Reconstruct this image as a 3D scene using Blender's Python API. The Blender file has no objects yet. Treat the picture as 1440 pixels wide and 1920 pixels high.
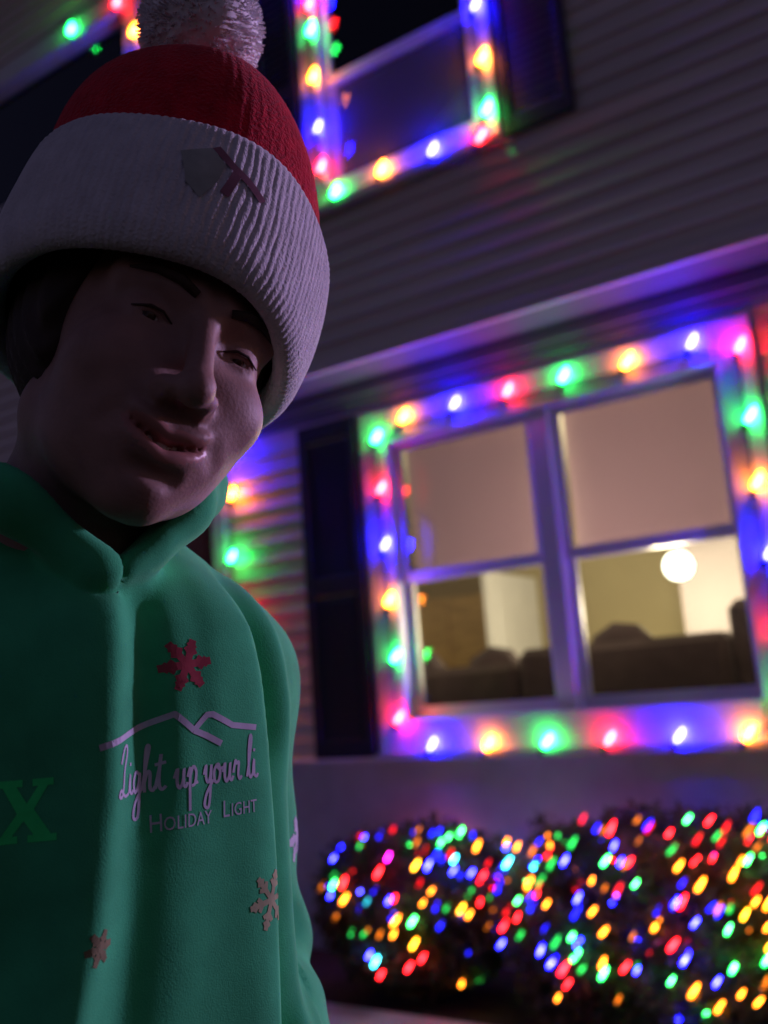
import bpy, bmesh, math, random
import numpy as np
from mathutils import Vector, Matrix, Euler
from mathutils.bvhtree import BVHTree
random.seed(7); np.random.seed(7)
R_ = math.radians
scene = bpy.context.scene
COL = scene.collection

# ------------------------------------------------------------------ camera, sky, sun, exposure
CZ = 1.30
cam_d = bpy.data.cameras.new('camera'); cam = bpy.data.objects.new('camera', cam_d); COL.objects.link(cam)
fw = Vector((-.5318, .8257, .1879)).normalized()
rt = Vector((.8308, .5517, -.0733)); rt = (rt - fw*rt.dot(fw)).normalized()
up = rt.cross(fw)
cam.matrix_world = Matrix(((rt.x, up.x, -fw.x, 0), (rt.y, up.y, -fw.y, 0), (rt.z, up.z, -fw.z, CZ), (0, 0, 0, 1)))
cam_d.sensor_fit = 'VERTICAL'; cam_d.sensor_height = 36; cam_d.lens = 1772/1920*36
cam_d.clip_start = .02; cam_d.clip_end = 500
cam_d.dof.use_dof = True; cam_d.dof.focus_distance = .62; cam_d.dof.aperture_fstop = 4.8
scene.camera = cam
scene.render.resolution_x = 768; scene.render.resolution_y = 1024
scene.cycles.use_denoising = True
try: scene.cycles.denoiser = 'OPENIMAGEDENOISE'
except Exception: pass
scene.cycles.use_light_tree = True
scene.cycles.max_bounces = 6; scene.cycles.transparent_max_bounces = 16
scene.cycles.sample_clamp_indirect = 4.0
scene.cycles.caustics_reflective = False; scene.cycles.caustics_refractive = False
vs = scene.view_settings
vs.view_transform = 'Standard'; vs.look = 'None'; vs.gamma = 1; vs.exposure = 0; vs.use_curve_mapping = False

w = bpy.data.worlds.new('World'); scene.world = w; w.use_nodes = True
nt = w.node_tree; bg = nt.nodes['Background']
sky = nt.nodes.new('ShaderNodeTexSky'); sky.sky_type = 'NISHITA'; sky.sun_disc = False
SUN_EL, SUN_AZ = R_(8), R_(26)
sky.sun_elevation = SUN_EL; sky.sun_rotation = SUN_AZ
tint = nt.nodes.new('ShaderNodeMixRGB'); tint.blend_type = 'MULTIPLY'; tint.inputs['Fac'].default_value = 1; tint.inputs['Color2'].default_value = (1, .66, 1.1, 1)
nt.links.new(sky.outputs['Color'], tint.inputs['Color1']); nt.links.new(tint.outputs['Color'], bg.inputs['Color']); bg.inputs['Strength'].default_value = .036
sd = bpy.data.lights.new('key_sun', 'SUN'); so = bpy.data.objects.new('key_sun', sd); COL.objects.link(so)  # sun lamp used as key light, for an unseen lamp off to the right
sd.energy = 2.1; sd.angle = R_(3); sd.color = (.66, .47, 1.0)
ld = Vector((math.sin(SUN_AZ)*math.cos(SUN_EL), math.cos(SUN_AZ)*math.cos(SUN_EL), math.sin(SUN_EL)))
so.rotation_euler = ld.to_track_quat('Z', 'Y').to_euler()

# ------------------------------------------------------------------ materials
def mat(name, col, rough=.7, var=.12, scale=8., bump=0., bscale=60., spec=.4, sheen=0., sss=0., trans=None, stretch=None, metallic=0.):
    m = bpy.data.materials.new(name); m.use_nodes = True; t = m.node_tree; N = t.nodes; L = t.links
    p = N['Principled BSDF']; p.inputs['Roughness'].default_value = rough
    p.inputs['Specular IOR Level'].default_value = spec; p.inputs['Metallic'].default_value = metallic
    if sheen: p.inputs['Sheen Weight'].default_value = sheen; p.inputs['Sheen Roughness'].default_value = .4
    if sss:
        p.inputs['Subsurface Weight'].default_value = sss; p.inputs['Subsurface Radius'].default_value = (.010, .004, .002)
        p.inputs['Subsurface Scale'].default_value = 1.
    tc = N.new('ShaderNodeTexCoord'); src = tc.outputs['Object']
    if stretch:
        mp = N.new('ShaderNodeMapping'); mp.inputs['Scale'].default_value = stretch
        L.new(src, mp.inputs['Vector']); src = mp.outputs['Vector']
    n = N.new('ShaderNodeTexNoise'); n.inputs['Scale'].default_value = scale; n.inputs['Detail'].default_value = 6
    L.new(src, n.inputs['Vector'])
    r = N.new('ShaderNodeValToRGB'); r.color_ramp.elements[0].position = .3; r.color_ramp.elements[1].position = .7
    r.color_ramp.elements[0].color = tuple(c*(1-var) for c in col) + (1,)
    r.color_ramp.elements[1].color = tuple(min(1, c*(1+var)) for c in col) + (1,)
    L.new(n.outputs['Fac'], r.inputs['Fac']); L.new(r.outputs['Color'], p.inputs['Base Color'])
    if bump:
        n2 = N.new('ShaderNodeTexNoise'); n2.inputs['Scale'].default_value = bscale; n2.inputs['Detail'].default_value = 4
        L.new(src, n2.inputs['Vector'])
        b = N.new('ShaderNodeBump'); b.inputs['Strength'].default_value = bump; b.inputs['Distance'].default_value = .004
        L.new(n2.outputs['Fac'], b.inputs['Height']); L.new(b.outputs['Normal'], p.inputs['Normal'])
    if trans:
        tr = N.new('ShaderNodeBsdfTranslucent'); tr.inputs['Color'].default_value = trans + (1,)
        a = N.new('ShaderNodeMixShader'); a.inputs['Fac'].default_value = .5
        L.new(p.outputs[0], a.inputs[1]); L.new(tr.outputs[0], a.inputs[2]); L.new(a.outputs[0], N['Material Output'].inputs['Surface'])
    return m
def glass_mat(name, tint=(.92, .95, .94)):
    m = bpy.data.materials.new(name); m.use_nodes = True; t = m.node_tree; N = t.nodes; L = t.links
    N.remove(N['Principled BSDF'])
    a = N.new('ShaderNodeBsdfTransparent'); a.inputs['Color'].default_value = tint + (1,)
    g = N.new('ShaderNodeBsdfGlossy'); g.inputs['Roughness'].default_value = .015
    f = N.new('ShaderNodeFresnel'); f.inputs['IOR'].default_value = 1.5
    x = N.new('ShaderNodeMixShader'); L.new(f.outputs[0], x.inputs['Fac']); L.new(a.outputs[0], x.inputs[1]); L.new(g.outputs[0], x.inputs[2])
    L.new(x.outputs[0], N['Material Output'].inputs['Surface'])
    return m
def glow_mat(name, col, strength, see_through=False, tint=None):
    m = bpy.data.materials.new(name); m.use_nodes = True; t = m.node_tree; N = t.nodes; L = t.links
    N.remove(N['Principled BSDF'])
    e = N.new('ShaderNodeEmission'); e.inputs['Color'].default_value = tuple(col) + (1,); e.inputs['Strength'].default_value = strength
    o = e.outputs[0]
    if see_through:
        tr = N.new('ShaderNodeBsdfTransparent'); tr.inputs['Color'].default_value = tuple(tint or (1, 1, 1)) + (1,)
        a = N.new('ShaderNodeAddShader'); L.new(o, a.inputs[0]); L.new(tr.outputs[0], a.inputs[1]); o = a.outputs[0]
    L.new(o, N['Material Output'].inputs['Surface'])
    return m
M = dict(
    siding=mat('siding_vinyl', (.66, .58, .56), .55, .14, 2.2, .10, 40, stretch=(.4, 6, 6)),
    trim=mat('trim_white_paint', (.66, .66, .68), .42, .04, 6., .05, 30),
    parge=mat('foundation_parging', (.56, .54, .57), .8, .12, 5., .5, 25),
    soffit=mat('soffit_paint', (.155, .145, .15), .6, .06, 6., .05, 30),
    shutter=mat('shutter_dark_paint', (.016, .013, .030), .55, .15, 10.),
    shade=mat('roller_shade_fabric', (.70, .55, .56), .9, .03, 3., trans=(.60, .49, .58)),
    haze_shade=mat('haze_shade_fabric', (.50, .40, .42), .9, .1, 3.),  # added shade for the upper windows, meant to catch outside light as haze
    beige=mat('room_wall_paint', (.46, .40, .24), .85, .05, 2.),
    roomgrey=mat('room_wall_grey', (.16, .14, .15), .85, .06, 2.),
    ceiling=mat('room_ceiling_paint', (.6, .57, .5), .9, .03, 2.),
    carpet=mat('room_carpet', (.12, .09, .07), .95, .2, 30.),
    sofa=mat('sofa_fabric', (.045, .03, .035), .9, .3, 12., .3, 80, sheen=.2),
    wood=mat('cabinet_wood', (.66, .48, .22), .5, .2, 6., stretch=(1, 1, 8)),
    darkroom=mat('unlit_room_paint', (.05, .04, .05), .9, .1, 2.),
    ground=mat('lawn_soil', (.035, .045, .02), .95, .5, 9., .8, 50),
    paving=mat('walkway_concrete', (.62, .61, .63), .85, .14, 7., .4, 60),
    mulch=mat('mulch', (.05, .03, .02), .95, .5, 30., .9, 60),
    leaf=mat('shrub_leaf', (.095, .100, .045), .6, .5, 20., trans=(.11, .11, .04)),
    bark=mat('shrub_bark', (.09, .06, .04), .9, .3, 20.),
    wire=mat('light_cord', (.02, .06, .03), .5, .1, 10.),
    socket=mat('bulb_socket', (.02, .07, .035), .4, .1, 10.),
    metal=mat('dark_metal', (.03, .03, .033), .4, .1, 10., metallic=.6),
    brass=mat('brass', (.5, .36, .12), .35, .1, 10., metallic=.9),
    doorp=mat('door_paint', (.10, .02, .02), .4, .08, 8.),
    skin=mat('skin', (.33, .19, .155), .58, .14, 55., .10, 420, sss=.25, spec=.5),
    lip=mat('lip', (.42, .19, .16), .40, .1, 60.),
    tooth=mat('tooth', (.75, .70, .62), .25, .03, 20.),
    brow=mat('eyebrow_hair', (.05, .03, .02), .8, .2, 60.),
    iris=mat('iris_brown', (.05, .025, .012), .12, .2, 90.),
    hair=mat('hair_dark', (.035, .022, .016), .7, .4, 60., stretch=(1, 1, .1)),
    eye=mat('eye', (.55, .52, .5), .15, .05, 20.),
    fleece=mat('hoodie_fleece', (.060, .48, .205), .95, .16, 26., .16, 900, spec=.06, sheen=.2),
    cuffk=mat('beanie_white_knit', (.66, .64, .67), .95, .10, 60., .5, 500, spec=.1, sheen=.3),
    redk=mat('beanie_red_knit', (.58, .012, .035), .95, .20, 60., .8, 380, spec=.1, sheen=.2),
    pom=mat('pompom_yarn', (.82, .79, .82), .95, .12, 50., spec=.1, sheen=.3),
    embg=mat('embroidery_grey_green', (.36, .39, .36), .9, .2, 60., spec=.02),
    embr=mat('embroidery_maroon', (.26, .13, .17), .9, .2, 60., spec=.02),
    pwhite=mat('print_white', (.58, .55, .66), .8, .12, 70., spec=.02),
    pgreen=mat('print_lime', (.05, .95, .22), .8, .12, 70., spec=.02),
    pred=mat('print_red', (.42, .08, .10), .8, .22, 70., spec=.02),
    pfaint=mat('print_faded_red', (.22, .20, .11), .8, .22, 70., spec=.02),
    ppeach=mat('print_peach', (.42, .42, .24), .8, .22, 70., spec=.02),
    jeans=mat('jeans_denim', (.03, .04, .08), .9, .2, 60., .4, 300),
    shoe=mat('shoe_canvas', (.05, .05, .05), .7, .2, 30.),
    rubber=mat('shoe_rubber', (.6, .6, .58), .6, .05, 30.),
)
GLASS = glass_mat('window_glass')
SCREEN = bpy.data.materials.new('haze_screen_mesh'); SCREEN.use_nodes = True  # part-transparent diffuse layer that imitates purple haze on the glass
_n = SCREEN.node_tree.nodes; _l = SCREEN.node_tree.links; _n.remove(_n['Principled BSDF'])
_d = _n.new('ShaderNodeBsdfDiffuse'); _d.inputs['Color'].default_value = (.42, .38, .40, 1); _t = _n.new('ShaderNodeBsdfTransparent'); _m = _n.new('ShaderNodeMixShader'); _m.inputs['Fac'].default_value = .80
_l.new(_d.outputs[0], _m.inputs[1]); _l.new(_t.outputs[0], _m.inputs[2]); _l.new(_m.outputs[0], _n['Material Output'].inputs['Surface'])

# ------------------------------------------------------------------ object helpers
def link(name, me, m=None, parent=None, smooth=False):
    o = bpy.data.objects.new(name, me); COL.objects.link(o)
    if m is not None and not me.materials: me.materials.append(m)
    if parent is not None: o.parent = parent
    if smooth:
        for p in me.polygons: p.use_smooth = True
    return o
def tag(o, label, cat=None, group=None, kind=None):
    if label: o['label'] = label
    if cat: o['category'] = cat
    if group: o['group'] = group
    if kind: o['kind'] = kind
    return o
def empty(name, loc=(0, 0, 0), rz=0, parent=None):
    o = bpy.data.objects.new(name, None); COL.objects.link(o); o.location = loc; o.rotation_euler = (0, 0, rz)
    o.empty_display_size = .1
    if parent is not None: o.parent = parent
    return o
class MB:
    def __init__(s): s.v = []; s.f = []
    def add(s, v, f):
        b = len(s.v); s.v += [tuple(x) for x in v]; s.f += [tuple(i+b for i in q) for q in f]; return s
    def box(s, x0, x1, y0, y1, z0, z1):
        return s.add([(x, y, z) for z in (z0, z1) for y in (y0, y1) for x in (x0, x1)],
                     [(0, 2, 3, 1), (4, 5, 7, 6), (0, 1, 5, 4), (2, 6, 7, 3), (0, 4, 6, 2), (1, 3, 7, 5)])
    def prism_x(s, prof, x0, x1):            # profile of (y,z) extruded along x
        n = len(prof)
        v = [(x0, y, z) for y, z in prof] + [(x1, y, z) for y, z in prof]
        f = [(i, (i+1) % n, n+(i+1) % n, n+i) for i in range(n)]
        return s.add(v, f + [tuple(range(n))[::-1], tuple(range(n, 2*n))])
    def tube(s, pts, rad, n=6, cap=True):
        pts = [Vector(p) for p in pts]; k = len(pts)
        rads = rad if isinstance(rad, (list, tuple)) else [rad]*k
        v = []; ref = Vector((.31, .22, .93))
        for i, p in enumerate(pts):
            t = (pts[min(i+1, k-1)] - pts[max(i-1, 0)]).normalized()
            a = t.cross(ref); a = a.normalized() if a.length > 1e-3 else Vector((1, 0, 0)); b = t.cross(a)
            v += [p + (a*math.cos(2*math.pi*j/n) + b*math.sin(2*math.pi*j/n))*rads[i] for j in range(n)]
        f = [(i*n+j, i*n+(j+1) % n, (i+1)*n+(j+1) % n, (i+1)*n+j) for i in range(k-1) for j in range(n)]
        if cap: f += [tuple(range(n))[::-1], tuple(range((k-1)*n, k*n))]
        return s.add(v, f)
    def lathe(s, prof, n=16):                # profile (r,z) about z
        k = len(prof)
        v = [(r*math.cos(2*math.pi*j/n), r*math.sin(2*math.pi*j/n), z) for r, z in prof for j in range(n)]
        f = [(i*n+j, i*n+(j+1) % n, (i+1)*n+(j+1) % n, (i+1)*n+j) for i in range(k-1) for j in range(n)]
        return s.add(v, f + [tuple(range(n))[::-1], tuple(range((k-1)*n, k*n))])
    def mesh(s, name, m=None, bevel=0):
        me = bpy.data.meshes.new(name); me.from_pydata(s.v, [], s.f); me.validate(); me.update()
        bm = bmesh.new(); bm.from_mesh(me); bmesh.ops.recalc_face_normals(bm, faces=bm.faces)
        if bevel: bmesh.ops.bevel(bm, geom=bm.edges[:], offset=bevel, segments=1, affect='EDGES')
        bm.to_mesh(me); bm.free()
        if m: me.materials.append(m)
        return me
    def build(s, name, m, parent=None, smooth=False, bevel=0):
        return link(name, s.mesh(name, m, bevel), None, parent, smooth)

# ------------------------------------------------------------------ ground
DY, OY = 4.15, 3.84            # lower wall plane, overhanging upper wall plane (m in front of the camera's foot)
g = MB().add([(-60, -60, 0), (60, -60, 0), (60, 60, 0), (-60, 60, 0)], [(0, 1, 2, 3)]).build('ground', M['ground']); tag(g, None, None, None, 'structure')
g = MB().box(-6.5, 1.2, 3.35, DY+.2, -.05, .03).build('flower_bed', M['mulch']); tag(g, None, None, None, 'structure')
g = MB().box(-6.5, 1.2, 2.75, 3.33, -.05, .07).build('walkway', M['paving'], bevel=.012); tag(g, None, None, None, 'structure')

# ------------------------------------------------------------------ house
house = empty('house', (-2.6, DY, 0)); tag(house, 'two storey house with horizontal siding, dark shutters and white window trim', 'house')
HI = Matrix.Translation((2.6, -DY, 0))
def hp(o, parent=None):                      # parts are modelled in world metres, then hung on the house
    o.parent = parent or house
    o.matrix_parent_inverse = (HI if parent is None else Matrix.Identity(4))
    return o
X0, X1 = -7.2, .15
# openings (x0,x1,z0,z1) incl. casing
WL = dict(x0=-2.60, x1=-.885, z0=1.165, z1=2.595)            # glass area of the wide lower window
WU = dict(x0=-2.655, x1=-1.765, z0=1.3+.700*OY, z1=1.3+1.035*OY)
WT = dict(x0=-6.30, x1=-4.19, z0=1.3+.70*OY, z1=1.3+1.185*OY)
DR = dict(x0=-4.72, x1=-3.88, z0=.50, z1=2.62)
def cut(z, zz, holes):
    segs = [(X0, X1)]
    for (a, b, c, d) in holes:
        if zz > c and z < d:
            o = []
            for (p, q) in segs:
                if b <= p or a >= q: o.append((p, q)); continue
                if a > p: o.append((p, a))
                if b < q: o.append((b, q))
            segs = o
    return segs
EXPO = .102
def siding(y, z0, z1, holes):
    z = z0
    while z < z1:
        t = min(z+EXPO, z1)
        for (a, b) in cut(z, t, holes):
            prof = [(y, z), (y-.019, z), (y-.019, z+.012), (y-.015, z+.018), (y-.003, t+.004), (y, t+.004)]
            hp(MB().prism_x(prof, a, b).build('siding_board', M['siding']))
        z = t
holesL = [(WL['x0']-.06, WL['x1']+.06, WL['z0']-.06, WL['z1']+.06), (DR['x0']-.02, DR['x1']+.02, DR['z0']-.1, DR['z1']+.02)]
holesU = [(q['x0']-.05, q['x1']+.05, q['z0']-.05, q['z1']+.05) for q in (WU, WT)]
siding(DY, .96, 2.835, holesL)
ZO = 1.3+.438*OY                              # underside of the overhang
siding(OY, ZO+.03, 6.9, holesU)
# backing walls with the openings left free
def backing(y, th, z0, z1, holes, nm):
    zs = sorted({z0, z1, *[h[2] for h in holes], *[h[3] for h in holes]}); zs = [q for q in zs if z0 <= q <= z1]
    mb = MB()
    for a, b in zip(zs[:-1], zs[1:]):
        for p, q in cut(a+1e-4, b-1e-4, holes): mb.box(p, q, y+.001, y+th, a, b)
    hp(mb.build(nm, M['trim']))
backing(DY, .14, .2, 2.99, holesL, 'lower_wall')
backing(OY, .12, ZO+.02, 6.9, holesU, 'upper_wall')
hp(MB().box(X0, X1, DY-.035, DY+.02, -.2, .955).build('foundation', M['parge']))
hp(MB().prism_x([(DY+.0, .955), (DY-.06, .955), (DY-.06, .975), (DY-.02, .990), (DY, .990)], X0, X1).build('water_table', M['trim']))
for k in range(3):                           # soffit boards under the overhang
    y0 = OY+.012+k*.1
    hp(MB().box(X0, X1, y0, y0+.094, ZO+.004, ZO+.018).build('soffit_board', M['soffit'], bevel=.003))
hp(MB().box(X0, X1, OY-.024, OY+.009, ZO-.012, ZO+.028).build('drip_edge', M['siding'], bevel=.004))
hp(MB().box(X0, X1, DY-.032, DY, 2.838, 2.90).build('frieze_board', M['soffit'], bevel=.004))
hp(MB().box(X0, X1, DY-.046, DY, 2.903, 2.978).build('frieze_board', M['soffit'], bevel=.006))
hp(MB().box(X1, X1+.1, OY-.03, DY+6, -.2, 6.9).build('corner_wall', M['siding']))
hp(MB().box(X0-.1, X1+.5, OY-.4, DY+6.3, 6.92, 7.1).build('roof', M['shutter']))

def window(q, y, cas, cols, depth, shade_to=None, sill=True, shade_m='shade', screen=False):
    x0, x1, z0, z1 = q['x0'], q['x1'], q['z0'], q['z1']
    c = cas
    mb = MB()
    yf, yb = y-.045, y+.10
    mb.box(x0-c, x0, yf, yb, z0-c, z1+c*1.15); mb.box(x1, x1+c, yf, yb, z0-c, z1+c*1.15)
    mb.box(x0+.0005, x1-.0005, yf-.003, yb-.002, z1, z1+c*1.15-.002); mb.box(x0+.0005, x1-.0005, yf-.002, yb-.002, z0-c, z0)
    wdw = hp(mb.build('window', M['trim'], bevel=.004))
    def sub(o): o.parent = wdw; o.matrix_parent_inverse = wdw.matrix_parent_inverse.inverted() @ Matrix.Identity(4) if False else Matrix.Identity(4); return o
    wdw.matrix_parent_inverse = HI
    mw = .10
    n = cols; span = (x1-x0-(n-1)*mw)/n; zm = (z0+z1)/2
    for i in range(n-1):
        a = x0+(i+1)*span+i*mw
        sub(MB().box(a, a+mw, y-.028, y+.09, z0, z1).build('mullion', M['trim'], bevel=.006))
    for i in range(n):
        a = x0+i*(span+mw); b = a+span; s = .036
        for (lo, hi, yy, nm) in ((zm-.030, z1, y+.02, 'upper_sash'), (z0, zm+.022, y+.055, 'lower_sash')):
            f = MB()
            f.box(a, a+s, yy, yy+.03, lo, hi); f.box(b-s, b, yy, yy+.03, lo, hi)
            f.box(a+s, b-s, yy-.001, yy+.029, lo, lo+s+.020); f.box(a+s, b-s, yy-.001, yy+.029, hi-s, hi)
            sub(f.build(nm, M['trim']))
            sub(MB().box(a+s-.004, b-s+.004, yy+.012, yy+.016, lo+s+.016, hi-s+.004).build('pane', GLASS))
        if shade_to is not None:
            sub(MB().box(a+.03, b-.012, y+.112, y+.1145, shade_to, z1+.03).build('roller_shade', M[shade_m]))
            sub(MB().box(a+.03, b-.012, y+.109, y+.118, shade_to-.02, shade_to-.0005).build('shade_hem_bar', M[shade_m]))
    if screen: sub(MB().box(x0+.002, x1-.002, y-.030, y-.0285, z0+.002, zm-.025).build('haze_screen', SCREEN))  # added sheet that hazes the lower pane
    if sill: sub(MB().prism_x([(y-.044, z0-c-.001), (y-.075, z0-c-.001), (y-.075, z0-c-.028), (y-.044, z0-c-.04)], x0-c-.02, x1+c+.02).build('sill', M['trim']))
    return wdw
win_low = window(WL, DY, .165, 2, 3.4, shade_to=(WL['z0']+WL['z1'])/2-.005)
win_up = window(WU, OY, .13, 1, 2, shade_to=WU['z0']+.01, shade_m='haze_shade', screen=True)  # closed shade and screen added here to lighten the dark glass
win_tl = window(WT, OY, .13, 1, 2, shade_to=WT['z0']+.01, shade_m='haze_shade', screen=True)  # same added shade and haze sheet
def shutter(xa, xb, z0, z1, y):
    s = .05
    f = MB(); yf = y-.05; yb = y-.021
    f.box(xa, xa+s, yf, yb, z0, z1); f.box(xb-s, xb, yf, yb, z0, z1)
    zm = z0+(z1-z0)*.5
    for c in (z0+.045, zm, z1-.045): f.box(xa+s, xb-s, yf+.001, yb-.001, c-.045, c+.045)
    o = hp(f.build('shutter', M['shutter'], bevel=.003))
    def slat(): return MB().prism_x([(-.012, -.022), (-.006, -.024), (.008, .02), (.002, .022)], xa+s, xb-s).mesh('slat', M['shutter'])
    me = slat()
    for lo, hi in ((z0+.09, zm-.045), (zm+.045, z1-.09)):
        n = int((hi-lo)/.045)
        for i in range(n):
            l = link('slat', me, None, o); l.location = (0, (yf+yb)/2, lo+.022+i*(hi-lo-.02)/n)
    return o
shutter(-3.19, -2.80, .985, 2.80, DY)
shutter(-1.612, -1.26, WU['z0']-.15, WU['z1']+.14, OY)
shutter(-3.10, -2.81, WU['z0']-.15, WU['z1']+.14, OY)
# front door behind the person
dm = MB(); c = .10
dm.box(DR['x0']-c, DR['x0'], DY-.04, DY+.1, .36, DR['z1']+c); dm.box(DR['x1'], DR['x1']+c, DY-.04, DY+.1, .36, DR['z1']+c)
dm.box(DR['x0']+.0005, DR['x1']-.0005, DY-.041, DY+.099, DR['z1'], DR['z1']+c-.002)
door = hp(dm.build('front_door', M['trim'], bevel=.004))
def dsub(o): o.parent = door; return o
dsub(MB().box(DR['x0']+.003, DR['x1']-.003, DY+.03, DY+.075, .40, DR['z1']-.003).build('door_leaf', M['doorp']))
for i in (0, 1):
    for (lo, hi) in ((.6, 1.2), (1.4, 2.4)):
        a = DR['x0']+.1+i*.36
        dsub(MB().box(a, a+.28, DY+.018, DY+.0295, lo, hi).build('door_panel', M['doorp'], bevel=.006))
k = MB().lathe([(.012, 0), (.012, .03), (.028, .04), (.03, .055), (.02, .07), (.0, .072)], 12).build('door_knob', M['brass'], door, True)
k.location = (DR['x0']+.07, DY+.03, 1.35); k.rotation_euler = (R_(90), 0, 0)
hp(MB().box(DR['x0']-.35, DR['x1']+.35, 3.10, DY-.04, -.05, .36).build('door_step', M['paving'], bevel=.015))

# rooms behind the windows
def room(x0, x1, y0, y1, z0, z1, wallm, floorm, ceilm):
    t = .06
    hp(MB().box(x0-t, x1+t, y1, y1+t, z0, z1).build('room_back_wall', wallm))
    hp(MB().box(x0-t, x0, y0, y1-.001, z0, z1).build('room_side_wall', wallm))
    hp(MB().box(x1, x1+t, y0, y1-.001, z0, z1).build('room_side_wall', wallm))
    hp(MB().box(x0-t, x1+t, y0, y1+t, z0-t, z0-.001).build('room_floor', floorm))
    hp(MB().box(x0-t, x1+t, y0, y1+t, z1+.001, z1+t).build('room_ceiling', ceilm))
room(-5.6, -.1, DY+.145, 8.0, .55, 2.9, M['beige'], M['carpet'], M['ceiling'])
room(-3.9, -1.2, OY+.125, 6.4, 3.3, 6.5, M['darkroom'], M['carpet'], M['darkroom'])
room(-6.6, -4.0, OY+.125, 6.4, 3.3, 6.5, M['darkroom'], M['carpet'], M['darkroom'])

# ------------------------------------------------------------------ things inside the lit room
t = empty('sofa', (-2.0, 4.85, .55)); tag(t, 'dark sofa seen through the lower panes, its back to the window', 'sofa')
def cushion(x0, x1, y0, y1, z0, z1, nm):
    return MB().box(x0, x1, y0, y1, z0, z1).build(nm, M['sofa'], t, bevel=.04)
cushion(-1.25, .9, -.05, .75, .08, .40, 'seat'); cushion(-1.25, -.18, -.32, -.06, .1, .86, 'backrest'); cushion(-.17, .9, -.32, -.06, .1, .92, 'backrest')
cushion(-1.5, -1.26, -.3, .75, .1, .72, 'armrest'); cushion(.91, 1.2, -.3, .75, .1, 1.06, 'armrest')
for px, pz, rz_ in ((-.95, .86, .3), (-.45, .84, -.4), (.30, .90, .25)):
    q = MB().lathe([(.0, -.05), (.12, -.045), (.19, -.015), (.19, .015), (.12, .045), (0, .05)], 9).build('throw_pillow', M['sofa'], t, True)
    q.location = (px, -.02, pz-.06); q.rotation_euler = (R_(80), rz_+.78, 0)
for sx in (-1.3, 1.0):
    for sy in (-.2, .6): MB().box(sx-.03, sx+.03, sy-.03, sy+.03, 0, .1).build('leg', M['wood'], t)
t2 = empty('wooden_cabinet', (-4.15, 7.6, .55)); tag(t2, 'tall honey coloured wooden cabinet against the wall inside the lit room', 'cabinet')
MB().box(-.42, .42, -.2, .3, 0, 1.55).build('carcass', M['wood'], t2, bevel=.01)
for sx in (-1, 1):
    d = MB().box(min(sx*.01, sx*.40), max(sx*.01, sx*.40), -.225, -.202, .06, 1.5).build('door', M['wood'], t2, bevel=.006)
    MB().box(sx*.04-.008, sx*.04+.008, -.25, -.226, .7, .85).build('handle', M['brass'], d)
t3 = empty('white_door', (-3.34, 7.0, .55)); tag(t3, 'pale interior door standing ajar beyond the left lower pane', 'door')
MB().box(-.03, .03, -.45, .45, 0, 1.62).build('leaf', M['trim'], t3, bevel=.005)
for lo, hi in ((.15, .7), (.85, 1.5)): MB().box(.031, .042, -.32, .32, lo, hi).build('panel', M['trim'], t3, bevel=.004)
t4 = empty('partition_wall', (-1.25, 6.2, .55)); tag(t4, 'grey partition wall inside the lit room beside the bright lamp', 'wall')
MB().box(-.5, 1.0, 0, .12, 0, 2.34).build('plaster', M['roomgrey'], t4)
MB().box(-.5, 1.0, -.02, -.001, 0, .10).build('skirting', M['trim'], t4)
lp = empty('pendant_lamp', (-1.56, 5.55, 2.9)); tag(lp, 'glowing white globe lamp hanging in the lit room', 'lamp')
MB().lathe([(.05, -.001), (.05, -.02), (.012, -.03), (.006, -.05), (.006, -0.935)], 12).build('cord', M['metal'], lp)
gm = MB().lathe([(.02, -0.915), (.05, -0.925), (.075, -0.955), (.085, -0.995), (.075, -1.035), (.05, -1.065), (.0, -1.080)], 20).build('globe', glow_mat('globe_glow', (1, .93, .72), 7.), lp, True)
pl = bpy.data.lights.new('bulb_light', 'POINT'); pl.energy = 200; pl.color = (1, .80, .50); pl.shadow_soft_size = .09
po = bpy.data.objects.new('bulb_light', pl); COL.objects.link(po); po.parent = lp; po.location = (0, -.12, -1.20)

# ------------------------------------------------------------------ light strings
BC = dict(B=(.0003, .0001, 1.0), G=(.001, .75, .08), R=(1.0, .003, .008), O=(1.0, .20, .001), Y=(1., .36, .004), M=(.9, .005, .6), C=(.003, .55, .7))
def bulb_meshes(key, L, rad, es, ec, tagname):
    c = BC[key]
    sh = MB().lathe([(rad*.55, 0), (rad*.85, L*.12), (rad, L*.32), (rad*.92, L*.5), (rad*.66, L*.72), (rad*.34, L*.9), (0, L)], 10).mesh(tagname+'_shell', glow_mat('%s_shell_%s' % (tagname, key), c, es*(dict(B=10., R=1.1, O=.7, G=.9).get(key, 1) if tagname == 'large_bulb' else dict(B=3., O=.6, Y=.6).get(key, 1)), True))
    pts = [(math.sin(q*1.5)*L*.16-L*.06, 0, L*(.10+.72*q)) for q in (0, .25, .5, .75, 1)]
    lo = (.022 if key in 'RO' else .055 if key == 'B' else .03) if tagname == 'large_bulb' else (.022 if key in 'ROYM' else .07); ec = ec*(2.2 if key in 'BGC' and tagname == 'small_bulb' else 1); wc = tuple(lo+(1-lo)*k for k in c)
    co = MB().tube(pts, [rad*.25, rad*.48, rad*.54, rad*.48, rad*.25], 6).mesh(tagname+'_filament', glow_mat('%s_filament_%s' % (tagname, key), wc, ec))
    for me in (sh, co):
        for p in me.polygons: p.use_smooth = True
    return sh, co
SOCK = MB().lathe([(.0135, -.034), (.0145, -.030), (.0145, -.004), (.0115, .003)], 10).mesh('socket', M['socket'])
SOCK_S = MB().lathe([(.0045, -.018), (.005, -.015), (.005, -.002), (.004, .002)], 6).mesh('small_socket', M['socket'])
C9 = {k: bulb_meshes(k, .088, .0205, 26., 75., 'large_bulb') for k in 'BGRO'}
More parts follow.
